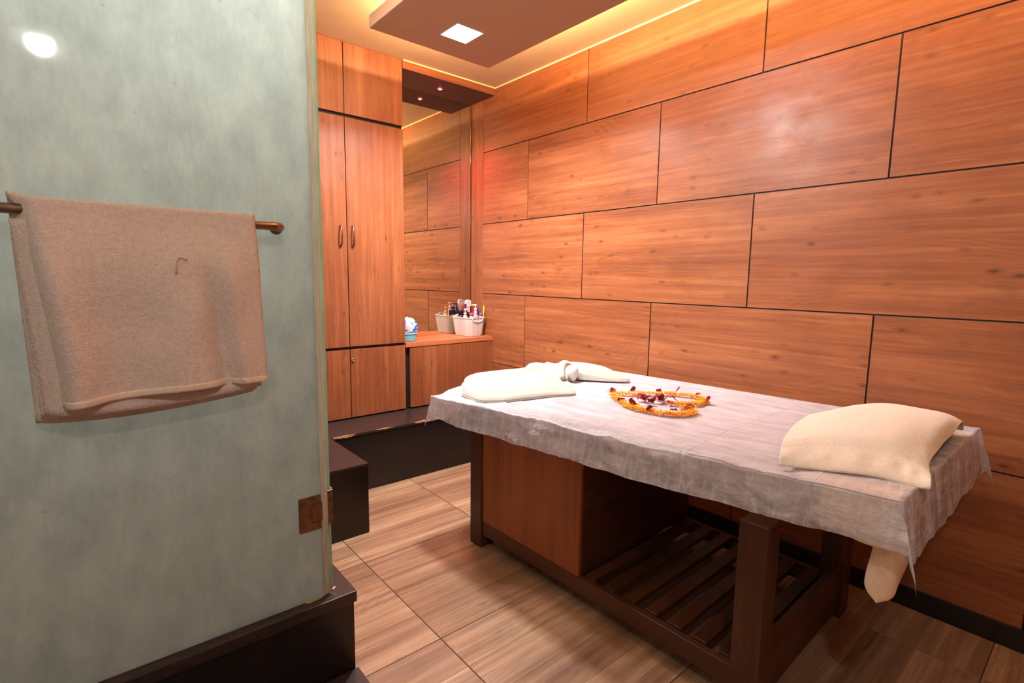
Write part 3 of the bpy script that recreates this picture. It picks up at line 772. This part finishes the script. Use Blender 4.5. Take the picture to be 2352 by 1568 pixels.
# thin white sheet: draped like a tablecloth
sheet = MB()
HN, HF, HB, HH = .135, .17, .15, .17      # overhang near, far, foot, head
WB, LB = None, YF - YH
def sheet_pt(u, v):
    b = lerp(-HB, LB + HH, v)
    yb = YF - min(max(b, 0), LB)
    Wd = XFAR - xn(yb)
    a = lerp(-HN, Wd + HF, u)
    x = xn(yb) + min(max(a, 0), Wd)
    ea, ef = max(0, -a), max(0, a - Wd); eb, eh = max(0, -b), max(0, b - LB)
    z = bedz(x, yb)
    # hem length varies along the side; the head corner hangs longer
    ea *= 1 - .12 * sst(-.3, .1, -.2 + .0 * b) + .05 * noise.noise((b * 1.7, 2.2, 0)) - .10 * (1 - sst(.0, .35, b))
    d = math.hypot(max(ea, ef), eh) if eh > 0 else (max(ea, ef) ** 3 + eb ** 3) ** (1 / 3)
    k = .10
    x += -ea * (.10 + .06 * noise.noise((b * 3, 0, 5.1))) + ef * .10
    y = yb + eb * .10 - eh * .16
    if ea > 0 and (eb > 0 or eh > 0):
        x -= (.05 if eb > 0 else .25) * min(eb + eh, ea)
        y += (.08 if eb > 0 else -.22) * ea
    if ef > 0 and eh > 0: y -= .18 * ef
    z -= d * .985
    # rounded shoulder
    sh = math.exp(-(max(0, a) / .012) ** 2) if a >= 0 else 1
    # crumples
    loose = max(1 - sst(.02, .30, a), 1 - sst(.02, .22, b), sst(LB - .30, LB - .02, b))
    q = noise.fractal((a * 7.0, b * 5.0, 1.7), .75, 2.1, 5)
    q = .5 * q + .8 * (abs(noise.noise((a * 9 + .6 * q, b * 5.0, 4.4))) * 1.6 - .35)
    q2 = noise.noise((a * 2.5, b * 2.2, 7.7))
    amp = .0012 + .013 * loose * (1 if y > -3.4 and a < .3 else .6)
    hang = sst(0, .03, d)
    z += (1 - hang) * (max(-.006, amp * q) + .003 * q2 * loose + .002)
    x -= hang * (.020 * q + .006 * q2) * (1 if ea > 0 else .3)
    y += (1 if eb > 0 else -1 if eh > 0 else 0) * hang * .010 * q
    # pinched packing crease along the shoulder
    z += .004 * math.exp(-((a - .004) / .006) ** 2)
    if ef > 0: x = min(x, -.02 - .02 * noise.noise((b * 5, 3, 3)) - .02)
    return (x, y, z)
sheet.grid(sheet_pt, 190, 300, lambda u, v: (lerp(-HN, 1.12 + HF, u) + HN, lerp(0, LB + HH + HB, v)))
sh_o = sheet.build('bed_sheet', M['sheet'], None, True)
tag(sh_o, 'thin white crumpled disposable sheet draped over the massage table', 'sheet')

# peach cloth lying under the sheet at the head end, its tail hanging to the side
pc = MB()
def peach(u, v):
    # v 0 on the bed .. 1 tail; u across
    x = lerp(xn(-3.6) + .03, -.20, u)
    y = lerp(-3.36, -3.600, v)
    return (x, y, bedz(x, y) - .0088)
pc.grid(peach, 30, 10)
def peach_end(u, v):
    x = lerp(xn(-3.6) + .09, -.20, u); z0 = bedz(x, -3.600) - .009
    return (x, -3.600 - .004 * v, z0 - v * (.13 + .02 * math.sin(u * 9)))
pc.grid(peach_end, 30, 8)
def peach_side(u, v):
    y = lerp(-3.42, -3.600, u); x = xn(y) + .035
    return (x + .008 * math.sin(u * 7), y, bedz(x, y) - .012 - v * (.125 + .02 * u))
pc.grid(peach_side, 20, 8)
def tail(u, v):
    w_ = lerp(.075, .058, v ** 1.6) * (1 if v < .86 else math.sqrt(max(.02, 1 - ((v - .86) / .14) ** 2)))
    ang = 2 * PI * u
    cx = -1.105 + .010 * v - .020 * v * v; cy = -3.572 - .010 * v
    z = .84 - .275 * v
    return (cx + .030 * math.cos(ang) * (1.2 - .4 * v), cy - w_ * math.sin(ang) * .62 - .012 * math.sin(v * 5), z)
pc.grid(tail, 28, 26, None, 0, True)
pcs = pc.build('underlay_cloth', M['peach'], None, True)
tag(pcs, 'peach cloth under the sheet at the head end with a tail hanging down', 'cloth')

# ------------------------------------------------------------------ towels on the bed
def poly_radius(cx, cy, pts, ang):
    d = (math.cos(ang), math.sin(ang)); best = 0
    n = len(pts)
    for i in range(n):
        ax, ay = pts[i][0] - cx, pts[i][1] - cy; bx, by = pts[(i + 1) % n][0] - cx, pts[(i + 1) % n][1] - cy
        ex, ey = bx - ax, by - ay
        den = d[0] * ey - d[1] * ex
        if abs(den) < 1e-9: continue
        t = (ax * ey - ay * ex) / den; s_ = (ax * d[1] - ay * d[0]) / den
        if t > 0 and -1e-6 <= s_ <= 1 + 1e-6: best = max(best, t)
    return best
def lump(pts, c, hfun, nu=120, nv=40, base=.012, rnd=.05):
    """a cloth lying on the bed inside outline pts: polar grid, closed underneath"""
    mb = MB(); cx, cy = c
    R = [poly_radius(cx, cy, pts, 2 * PI * i / nu) for i in range(nu)]
    for _ in range(2): R = [(R[i - 1] + 2 * R[i] + R[(i + 1) % nu]) / 4 for i in range(nu)]
    def fn(u, v):
        i = int(round(u * nu)) % nu; r = R[i] * v; a = 2 * PI * i / nu
        x, y = cx + r * math.cos(a), cy + r * math.sin(a)
        e = math.sqrt(max(0, 1 - max(0, (v - .93) / .07) ** 2))
        return (x, y, bedz(x, y) + base + hfun(x, y, v, a) * e)
    mb.grid(fn, nu, nv, lambda u, v: (R[int(round(u * nu)) % nu] * v * math.cos(2 * PI * u), R[int(round(u * nu)) % nu] * v * math.sin(2 * PI * u)), 0, True)
    mb.grid(lambda u, v: (lambda p: (p[0], p[1], bedz(p[0], p[1]) + base - .0005))(fn(u, 1 - v)), nu, 4, None, 0, True)
    return mb
# ivory towel: left fan, right fan, gathered roll, rosette
it = thing('folded_towel', (-.75, -1.85, bedz(-.75, -1.85)), 'ivory towel gathered into a bow at the foot of the bed', 'towel')
CXT, CYT = -.575, -1.745
left = [(-.62, -1.79), (-.72, -1.98), (-.905, -2.185), (-1.06, -2.08), (-1.19, -1.97), (-1.262, -1.86), (-1.235, -1.66), (-1.10, -1.47), (-.90, -1.50), (-.70, -1.56), (-.55, -1.60), (-.50, -1.70)]
def hl(x, y, v, a):
    d = math.hypot(x - CXT, y - CYT); ang = math.atan2(y - CYT, x - CXT)
    body = .050 * math.exp(-(d / .20) ** 2) + .013
    rip = (.018 * math.sin(ang * 9.5 + .4 + 1.5 * d) + .006 * math.sin(ang * 21 + 4 * d)) * sst(.04, .16, d) * (1 - sst(.30, .66, d))
    back = .014 * sst(.0, .25, (y + 1.80)) 
    return max(.010, body + rip + back)
lump(left, (-.86, -1.80), hl, 140, 44).build('left_fan', M['ivory'], it, True)
right = [(-.62, -1.80), (-.585, -1.93), (-.515, -2.05), (-.43, -2.15), (-.385, -2.14), (-.36, -2.03), (-.345, -1.90), (-.37, -1.78), (-.43, -1.66), (-.50, -1.60), (-.57, -1.64)]
def hr(x, y, v, a):
    d = math.hypot(x - CXT, y - CYT); ang = math.atan2(y - CYT, x - CXT)
    return max(.010, .050 * math.exp(-(d / .22) ** 2) + .016 + .032 * sst(.05, .25, (x + .58) + .15 * (y + 1.75)) * (1 - sst(.25, .45, d)))
lump(right, (-.47, -1.86), hr, 120, 36).build('right_fan', M['ivoryrib'], it, True)
# stacked lower layers seen along the edge of the left fan
for k in range(2):
    s_ = 1.012 + .012 * k
    pl = [((p[0] + .86) * s_ - .86, (p[1] + 1.80) * s_ - 1.80) for p in left]
    lump(pl, (-.86, -1.80), lambda x, y, v, a: .0030, 120, 6, .009 - .003 * k).build('lower_layer', M['ivory'], it, True)
rl = MB()
def arc(c, r, a0, a1, n, z0, zr, sq=1.0):
    out = []
    for i in range(n + 1):
        t = i / n; a = lerp(a0, a1, t)
        x, y = c[0] + r * math.cos(a), c[1] + r * sq * math.sin(a)
        out.append((x, y, bedz(x, y) + z0 + zr * math.sin(PI * t)))
    return out
# the gathered band: rises from the front over the middle and falls to the right
p0 = Vector((-.735, -1.93, bedz(-.735, -1.93) + .035)); p1 = Vector((-.66, -1.80, .975)); p2 = Vector((-.50, -1.72, .960)); p3 = Vector((-.545, -1.90, bedz(-.545, -1.90) + .03))
def bez(t, a, b, c, d): return a * (1 - t) ** 3 + b * 3 * t * (1 - t) ** 2 + c * 3 * t * t * (1 - t) + d * t ** 3
rl.tube([bez(i / 22, p0, p1, p2, p3) for i in range(23)], [.014 + .012 * math.sin(PI * i / 22) for i in range(23)], 14)
q0 = Vector((-.70, -1.925, bedz(-.70, -1.92) + .022)); q1 = Vector((-.63, -1.80, .955)); q2 = Vector((-.53, -1.76, .945)); q3 = Vector((-.59, -1.91, bedz(-.59, -1.91) + .02))
rl.tube([bez(i / 22, q0, q1, q2, q3) for i in range(23)], [.010 + .010 * math.sin(PI * i / 22) for i in range(23)], 12)
rl.build('gathered_band', M['ivory'], it, True)
rs = MB()
def ros(u, v):
    a = 2 * PI * u; ph = PI * v
    r = .040 * (1 + .10 * math.sin(a * 3 + v * 4))
    return (-.640 + r * math.sin(ph) * math.cos(a), -1.905 + r * math.sin(ph) * math.sin(a), bedz(-.64, -1.905) + .052 - r * 1.1 * math.cos(ph))
rs.grid(ros, 24, 16, None, 0, True)
ro = rs.build('cloth_ball', M['white'], None, True)
tag(ro, 'small white cloth ball tucked into the middle of the ivory towel', 'cloth ball')

# cream towel lying over the head end
ct = thing('pillow_towel', (-.75, -3.45, bedz(-.75, -3.45)), 'cream towel with woven bands over a cushion at the head of the bed', 'towel')
def H_cream(u, v):
    """u 0 left .. 1 right along the bands, v 0 front hem .. 1 back edge; Catmull through measured rows"""
    rows_ = [[(-1.165, -3.292, .912), (-1.125, -3.375, .917), (-1.090, -3.470, .921), (-1.062, -3.545, .922), (-1.052, -3.605, .916), (-1.050, -3.645, .920)],
             [(-1.135, -3.280, .930), (-1.075, -3.365, .945), (-1.035, -3.455, .951), (-1.000, -3.535, .948), (-.995, -3.592, .938), (-1.020, -3.640, .927)],
             [(-1.070, -3.262, .952), (-.990, -3.350, .982), (-.945, -3.440, .992), (-.900, -3.520, .986), (-.870, -3.580, .960), (-.900, -3.612, .935)],
             [(-.960, -3.250, .978), (-.850, -3.335, 1.004), (-.800, -3.425, 1.012), (-.750, -3.505, 1.008), (-.710, -3.575, .985), (-.720, -3.606, .950)],
             [(-.800, -3.240, .985), (-.690, -3.325, 1.008), (-.630, -3.410, 1.014), (-.590, -3.495, 1.012), (-.560, -3.575, .995), (-.565, -3.606, .962)],
             [(-.640, -3.235, .960), (-.510, -3.310, .990), (-.440, -3.400, 1.000), (-.410, -3.480, .998), (-.390, -3.560, .988), (-.395, -3.602, .972)],
             [(-.570, -3.225, .905), (-.440, -3.300, .915), (-.370, -3.390, .920), (-.345, -3.475, .925), (-.325, -3.560, .930), (-.340, -3.600, .935)]]
    def cr(P, t):
        n = len(P) - 1; k = min(int(t * n), n - 1); f = t * n - k
        a, b, c, d = (Vector(P[max(k - 1, 0)]), Vector(P[k]), Vector(P[k + 1]), Vector(P[min(k + 2, n)]))
        return .5 * ((2 * b) + (c - a) * f + (2 * a - 5 * b + 4 * c - d) * f * f + (3 * b - a - 3 * c + d) * f ** 3)
    p = cr([cr(r, u) for r in rows_], v)
    p.z += .004 * noise.noise((p.x * 9, p.y * 9, 2)) - .009 * (1 - sst(0, .25, v)) - .007 * (1 - sst(0, .10, v)) + .0028 * math.sin(u * 34) * math.exp(-((v - .12) / .05) ** 2)
    return p
m = MB(); m.grid(H_cream, 70, 60, lambda u, v: (u * .45, v))
m.build('towel_cloth', M['cream'], ct, True, solid=.008)
# dark cushion under it
cu = MB()
def cush(u, v):
    a = 2 * PI * u; ph = PI * v - PI / 2
    c, s_ = math.cos(a), math.sin(a)
    x = -.62 + .20 * math.copysign(abs(c) ** .5, c) * math.cos(ph) ** .4; y = -3.44 + .155 * math.copysign(abs(s_) ** .5, s_) * math.cos(ph) ** .4
    return (x, y, bedz(x, y) + .038 + .027 * math.sin(ph))
cu.grid(cush, 48, 20, None, 0, True)
cuo = cu.build('cushion', M['maroon'], None, True)
tag(cuo, 'dark maroon cushion peeking out under the cream towel', 'cushion')

# ------------------------------------------------------------------ flower heart
H1 = [(-.745, -2.275), (-.72, -2.34), (-.683, -2.372), (-.638, -2.394), (-.588, -2.444), (-.554, -2.48), (-.525, -2.512), (-.505, -2.564), (-.505, -2.62), (-.523, -2.665), (-.561, -2.697), (-.61, -2.705), (-.649, -2.702), (-.671, -2.677), (-.694, -2.652), (-.73, -2.622)]
H2 = [(-.78, -2.32), (-.81, -2.36), (-.846, -2.419), (-.888, -2.478), (-.912, -2.522), (-.923, -2.568), (-.925, -2.609), (-.924, -2.644), (-.922, -2.681), (-.910, -2.712), (-.895, -2.739), (-.868, -2.765), (-.83, -2.775), (-.787, -2.770), (-.762, -2.745), (-.752, -2.715), (-.735, -2.69)]
def along(P, t):
    n = len(P) - 1; k = min(int(t * n), n - 1); f = t * n - k
    return lerp(P[k][0], P[k + 1][0], f), lerp(P[k][1], P[k + 1][1], f)
mg = MB(); random.seed(5)
def mpetal(mb, c, L, wd, yaw, pitch, curl):
    b = len(mb.v); R_ = Matrix.Rotation(yaw, 3, 'Z') @ Matrix.Rotation(pitch, 3, 'Y')
    for i in range(4):
        t = i / 3; ww = wd * (.45 + 1.1 * t - .75 * t * t)
        for s_ in (-1, 1):
            mb.v.append(tuple(Vector(c) + R_ @ Vector((L * t, s_ * ww / 2, curl * t * t))))
    for i in range(3): mb.face((b + 2 * i, b + 2 * i + 2, b + 2 * i + 3, b + 2 * i + 1))
for P in (H1, H2):
    for i in range(2300):
        x, y = along(P, random.random())
        x += random.gauss(0, .0100); y += random.gauss(0, .0100)
        h = .011 + abs(random.gauss(0, .005))
        mpetal(mg, (x, y, bedz(x, y) + h), random.uniform(.008, .014), random.uniform(.004, .006), random.uniform(0, 6.28), random.uniform(-.5, .3), random.uniform(-.003, .006))
mgo = mg.build('marigold_petals', M['marigold'], None)
tag(mgo, 'loose orange marigold petals strewn in a heart outline on the sheet', 'flower petals', None, 'stuff')
rp = MB()
def rpet(u, v):
    L, W_ = .032, .030
    w_ = W_ * (math.sin(PI * min(1, v * .92 + .06)) ** .6)
    x = (u - .5) * w_; y = v * L
    return (x, y, 9.0 * x * x + .010 * v * v + .004 * math.sin(u * 6) * v)
rp.grid(rpet, 8, 8)
proto = rp.build('rose_petal', M['rose'], None, True, solid=.0006)
ring = [((-.745, -2.297), 'dark red rose petal at the pointed tip of the marigold heart'),
        ((-.648, -2.346), 'rose petal nearest the tip along the wall side of the heart'),
        ((-.564, -2.433), 'upright rose petal midway along the wall side of the heart'),
        ((-.491, -2.494), 'rose petal at the start of the curve on the wall side of the heart'),
        ((-.474, -2.607), 'curled rose petal on top of the lobe next to the wall'),
        ((-.574, -2.699), 'rose petal on the outer end of the lobe next to the wall'),
        ((-.731, -2.634), 'flat rose petal on the inner notch of the heart'),
        ((-.678, -2.626), 'rose petal standing on edge in the inner notch of the heart'),
        ((-.838, -2.439), 'large rose petal nearest the tip along the open side of the heart'),
        ((-.900, -2.532), 'left of the paired rose petals forming a V on the open side'),
        ((-.873, -2.542), 'right of the paired rose petals forming a V on the open side'),
        ((-.909, -2.633), 'rose petal lying midway along the open side of the heart'),
        ((-.844, -2.709), 'broad rose petal on the front of the lobe nearest the camera'),
        ((-.786, -2.723), 'flat one of two rose petals at the back of the near lobe'),
        ((-.762, -2.731), 'upright one of two rose petals at the back of the near lobe')]
heap = [(-.778, -2.476), (-.741, -2.472), (-.770, -2.496), (-.744, -2.497), (-.765, -2.515), (-.759, -2.533), (-.725, -2.520), (-.680, -2.501), (-.677, -2.518), (-.686, -2.539), (-.722, -2.550), (-.707, -2.562), (-.780, -2.562), (-.794, -2.544), (-.822, -2.539), (-.745, -2.557)]
first = True
for i, item in enumerate([(p, l_, 'rose petals on the marigold heart') for p, l_ in ring] + [(p, 'small dark red rose petal in the loose heap at the centre of the heart', 'rose petals heaped in the heart') for p in heap]):
    (x, y), lab, grp = item
    o = proto if first else proto.copy()
    if not first: COL.objects.link(o)
    first = False
    on_ring = i < len(ring)
    o.location = (x, y, bedz(x, y) + (.019 if on_ring else .013 + random.uniform(0, .010)))
    o.rotation_euler = (random.uniform(.1, .8) if i % 2 else random.uniform(-.3, .4), random.uniform(-.6, .6), random.uniform(0, 6.28))
    s_ = random.uniform(.85, 1.15) * (1.2 if on_ring else 1.05); o.scale = (s_, s_, s_)
    tag(o, lab, 'petal', grp)

# ------------------------------------------------------------------ baskets and toiletries on the worktop
CTZ = .9455
def rrect(hx, hy, r, n=10):
    pts = []
    for qx, qy, a0 in ((1, 1, 0), (-1, 1, PI / 2), (-1, -1, PI), (1, -1, 1.5 * PI)):
        for i in range(n + 1):
            a = a0 + PI / 2 * i / n
            pts.append((qx * (hx - r) + r * math.cos(a), qy * (hy - r) + r * math.sin(a)))
    return pts
def basket(name, c, b, t_, h, mat, rim, label, cat, handle_cut=False):
    o = thing(name, (c[0], c[1], CTZ), label, cat)
    n = 44; mb = MB()
    B0, T0 = rrect(b[0], b[1], min(b) * .55), rrect(t_[0], t_[1], min(t_) * .5)
    def fn(u, v):
        i = int(round(u * n)) % n; e = v ** .75
        return (c[0] + lerp(B0[i][0], T0[i][0], e), c[1] + lerp(B0[i][1], T0[i][1], e), CTZ + .003 + h * v)
    cum = [0]
    for i in range(n): cum.append(cum[-1] + math.dist(T0[i], T0[(i + 1) % n]))
    mb.grid(fn, n, 10, lambda u, v: (cum[int(round(u * n))] / cum[-1], v), 0, True)
    mb.build('wall', mat, o, True)
    fb = MB(); b0 = len(fb.v)
    for p in B0: fb.v.append((c[0] + p[0], c[1] + p[1], CTZ + .002))
    fb.face(tuple(range(n))); fb.build('base', rim, o)
    rb = MB(); rb.tube([(c[0] + p[0], c[1] + p[1], CTZ + h + .002) for p in T0 + T0[:2]], .005, 8, 0, False)
    rb.build('rim', rim, o, True)
    return o
BC = (-.130, -.152)
bk = basket('storage_basket', BC, (.085, .112), (.105, .135), .158, M['basket'], M['basketrim'], 'pale grey woven plastic basket full of bottles in front of the mirror', 'basket')
for s_ in (-1, 1):
    hb = MB(); hp_ = []
    for i in range(19):
        a = PI * i / 18; hp_.append((BC[0] - .055 * math.cos(a), BC[1] + s_ * (.1375), CTZ + .150 + .028 * math.sin(a)))
    lo2 = [(BC[0] - .055 * math.cos(a), BC[1] + s_ * .1365, CTZ + .150 - .024 * math.sin(a)) for a in [PI - PI * i / 18 for i in range(19)]]
    hb.tube(hp_ + lo2[1:], .0048, 8); hb.build('handle', M['basketrim'], bk, True)
def item(name, x, y, label, cat, parts):
    z0 = CTZ + .005
    o = thing(name, (x, y, z0), label, cat)
    for nm, prof, mat, sx, sy, dz in parts:
        MB().lathe(prof, 18, (x, y, z0 + dz), sx, sy).build(nm, M[mat], o, True)
    return o, z0
def cyl(r, h, r2=None, sh=.25): 
    r2 = r if r2 is None else r2
    return [(r * .9, 0), (r, h * .03), (r, h * (1 - sh)), (r2 + (r - r2) * .5, h * (1 - sh * .35)), (r2, h)]
def pump(x, y, label, mat, bmat, ztop, r, yaw, name='pump_bottle'):
    zt = ztop - CTZ - .005
    o, z0 = item(name, x, y, label, 'bottle', [('bottle', cyl(r, zt - .055, .011), bmat, 1, 1, 0), ('collar', [(.013, 0), (.013, .016), (.006, .02)], mat, 1, 1, zt - .0545), ('pump_stem', [(.005, 0), (.005, .022), (.004, .023)], mat, 1, 1, zt - .036)])
    hd = MB(); d = Vector((math.cos(yaw), math.sin(yaw), 0)); q = Vector((x, y, z0 + zt - .008))
    hd.tube([q - d * .010, q - d * .004, q + d * .012, q + d * .030, q + d * .036 - Vector((0, 0, .006))], [.006, .009, .008, .005, .004], 10)
    hd.build('pump_head', M[mat], o, True)
# pink bottle with a hanging hole
x, y = -.075, -.062; zt = 1.258
o, z0 = item('shampoo_bottle', x, y, 'tall pink bottle with a round hanging hole at the back of the basket', 'bottle', [('bottle', cyl(.029, .262, .024), 'pinkb', .9, .58, 0)])
hk = MB(); n = 20
def hook(u, v):
    a = 2 * PI * u; ro_ = .030 if v > .5 else .011
    vx, vz = math.cos(a), math.sin(a)
    if v > .5: k = 1 / max(abs(vx), abs(vz)) if vz < 0 else 1.0 / max(abs(vx), abs(vz)) ** .4; r_ = .029 * min(k, 1.3)
    else: r_ = .0095
    return (x + r_ * vx, y - .011, 1.228 + r_ * vz)
hk.grid(lambda u, v: hook(u, v), 28, 1, None, 0, True)
hk.build('hanging_cap', M['palepink'], o, False, solid=-.022)
pump(-.112, -.08, 'navy blue pump bottle standing behind the peach pump', 'navy', 'navy', 1.222, .024, -2.5)
pump(-.176, -.165, 'peach pump dispenser at the front of the basket', 'peachpump', 'peachpump', 1.184, .026, -.6)
pump(-.098, -.212, 'pink pump bottle with tall neck beside the hooked pink bottle', 'palepink', 'pinkb', 1.224, .018, 2.6)
item('cosmetic_bottle', -.133, -.150, 'small dark bottle with navy cap behind the basket rim', 'bottle', [('bottle', cyl(.0145, .165, .011), 'darkbottle', 1, 1, 0), ('cap', [(.0135, 0), (.0135, .034), (.012, .036)], 'navy', 1, 1, .1655)])
item('cream_jar', -.105, -.155 + .0, 'pale jar with bright pink lid in the middle of the basket', 'jar', [('jar', cyl(.0205, .165, .020, .1), 'palepink', 1, 1, 0), ('lid', [(.0215, 0), (.0215, .024), (.019, .026)], 'pinkdeep', 1, 1, .1655)])
item('oil_bottle', -.070, -.200, 'dark bottle with red label and bright blue cap seen through the handle', 'bottle', [('bottle', [(.016, 0), (.017, .01), (.017, .07), (.017, .11)], 'darkbottle', 1, 1, 0), ('label_band', [(.0174, 0), (.0174, .05), (.0172, .0505)], 'redlabel', 1, 1, .10), ('shoulder', [(.017, 0), (.015, .02), (.012, .032)], 'darkbottle', 1, 1, .1505), ('cap', [(.0135, 0), (.0135, .05), (.012, .053)], 'blue', 1, 1, .183)])
item('lotion_jar', -.050, -.226, 'small white jar with purple lid by the basket handle', 'jar', [('jar', cyl(.0145, .17, .014, .1), 'white', 1, 1, 0), ('lid', [(.0155, 0), (.0155, .022), (.014, .024)], 'purple', 1, 1, .1705)])
item('shaving_can', -.158, -.068, 'black and chrome can at the left end of the basket', 'can', [('can', cyl(.021, .17, .021, .06), 'chrome', 1, 1, 0), ('cap', [(.022, 0), (.022, .040), (.018, .046)], 'blackp', 1, 1, .1705)])
tbr = MB(); tbr.tube([(-.048, -.250, CTZ + .01), (-.040, -.252, 1.12), (-.036, -.253, 1.20)], [.004, .0045, .006], 8); tbr.lathe([(.006, 0), (.007, .008), (.003, .014)], 10, (-.036, -.253, 1.198))
tg = tbr.build('toothbrush', M['green'], None, True); tag(tg, 'lime green toothbrush sticking up at the right end of the basket', 'toothbrush')

cb_ = basket('small_basket', (-.785, -.235), (.056, .045), (.062, .052), .058, M['cyanbasket'], M['cyanrim'], 'small cyan plastic basket on the worktop beside the tall cabinet', 'basket')
bg = MB()
def bag(u, v):
    a = 2 * PI * u; ph = PI * v
    r = .080 * math.sin(ph) ** .7 * (1 + .16 * noise.noise((math.cos(a) * 1.6, math.sin(a) * 1.6, v * 4)))
    return (-.780 + r * math.cos(a) * .98, -.235 + r * math.sin(a) * .78, CTZ + .110 - .072 * math.cos(ph) * (1 + .3 * noise.noise((math.cos(a) * 2, math.sin(a) * 2, 5))) + .012 * noise.noise((a * 2, v * 5, 1)))
bg.grid(bag, 40, 24, None, 0, True)
bo = bg.build('plastic_bag', M['bag'], None, True); tag(bo, 'crumpled blue and white plastic bag stuffed in the cyan basket', 'bag')
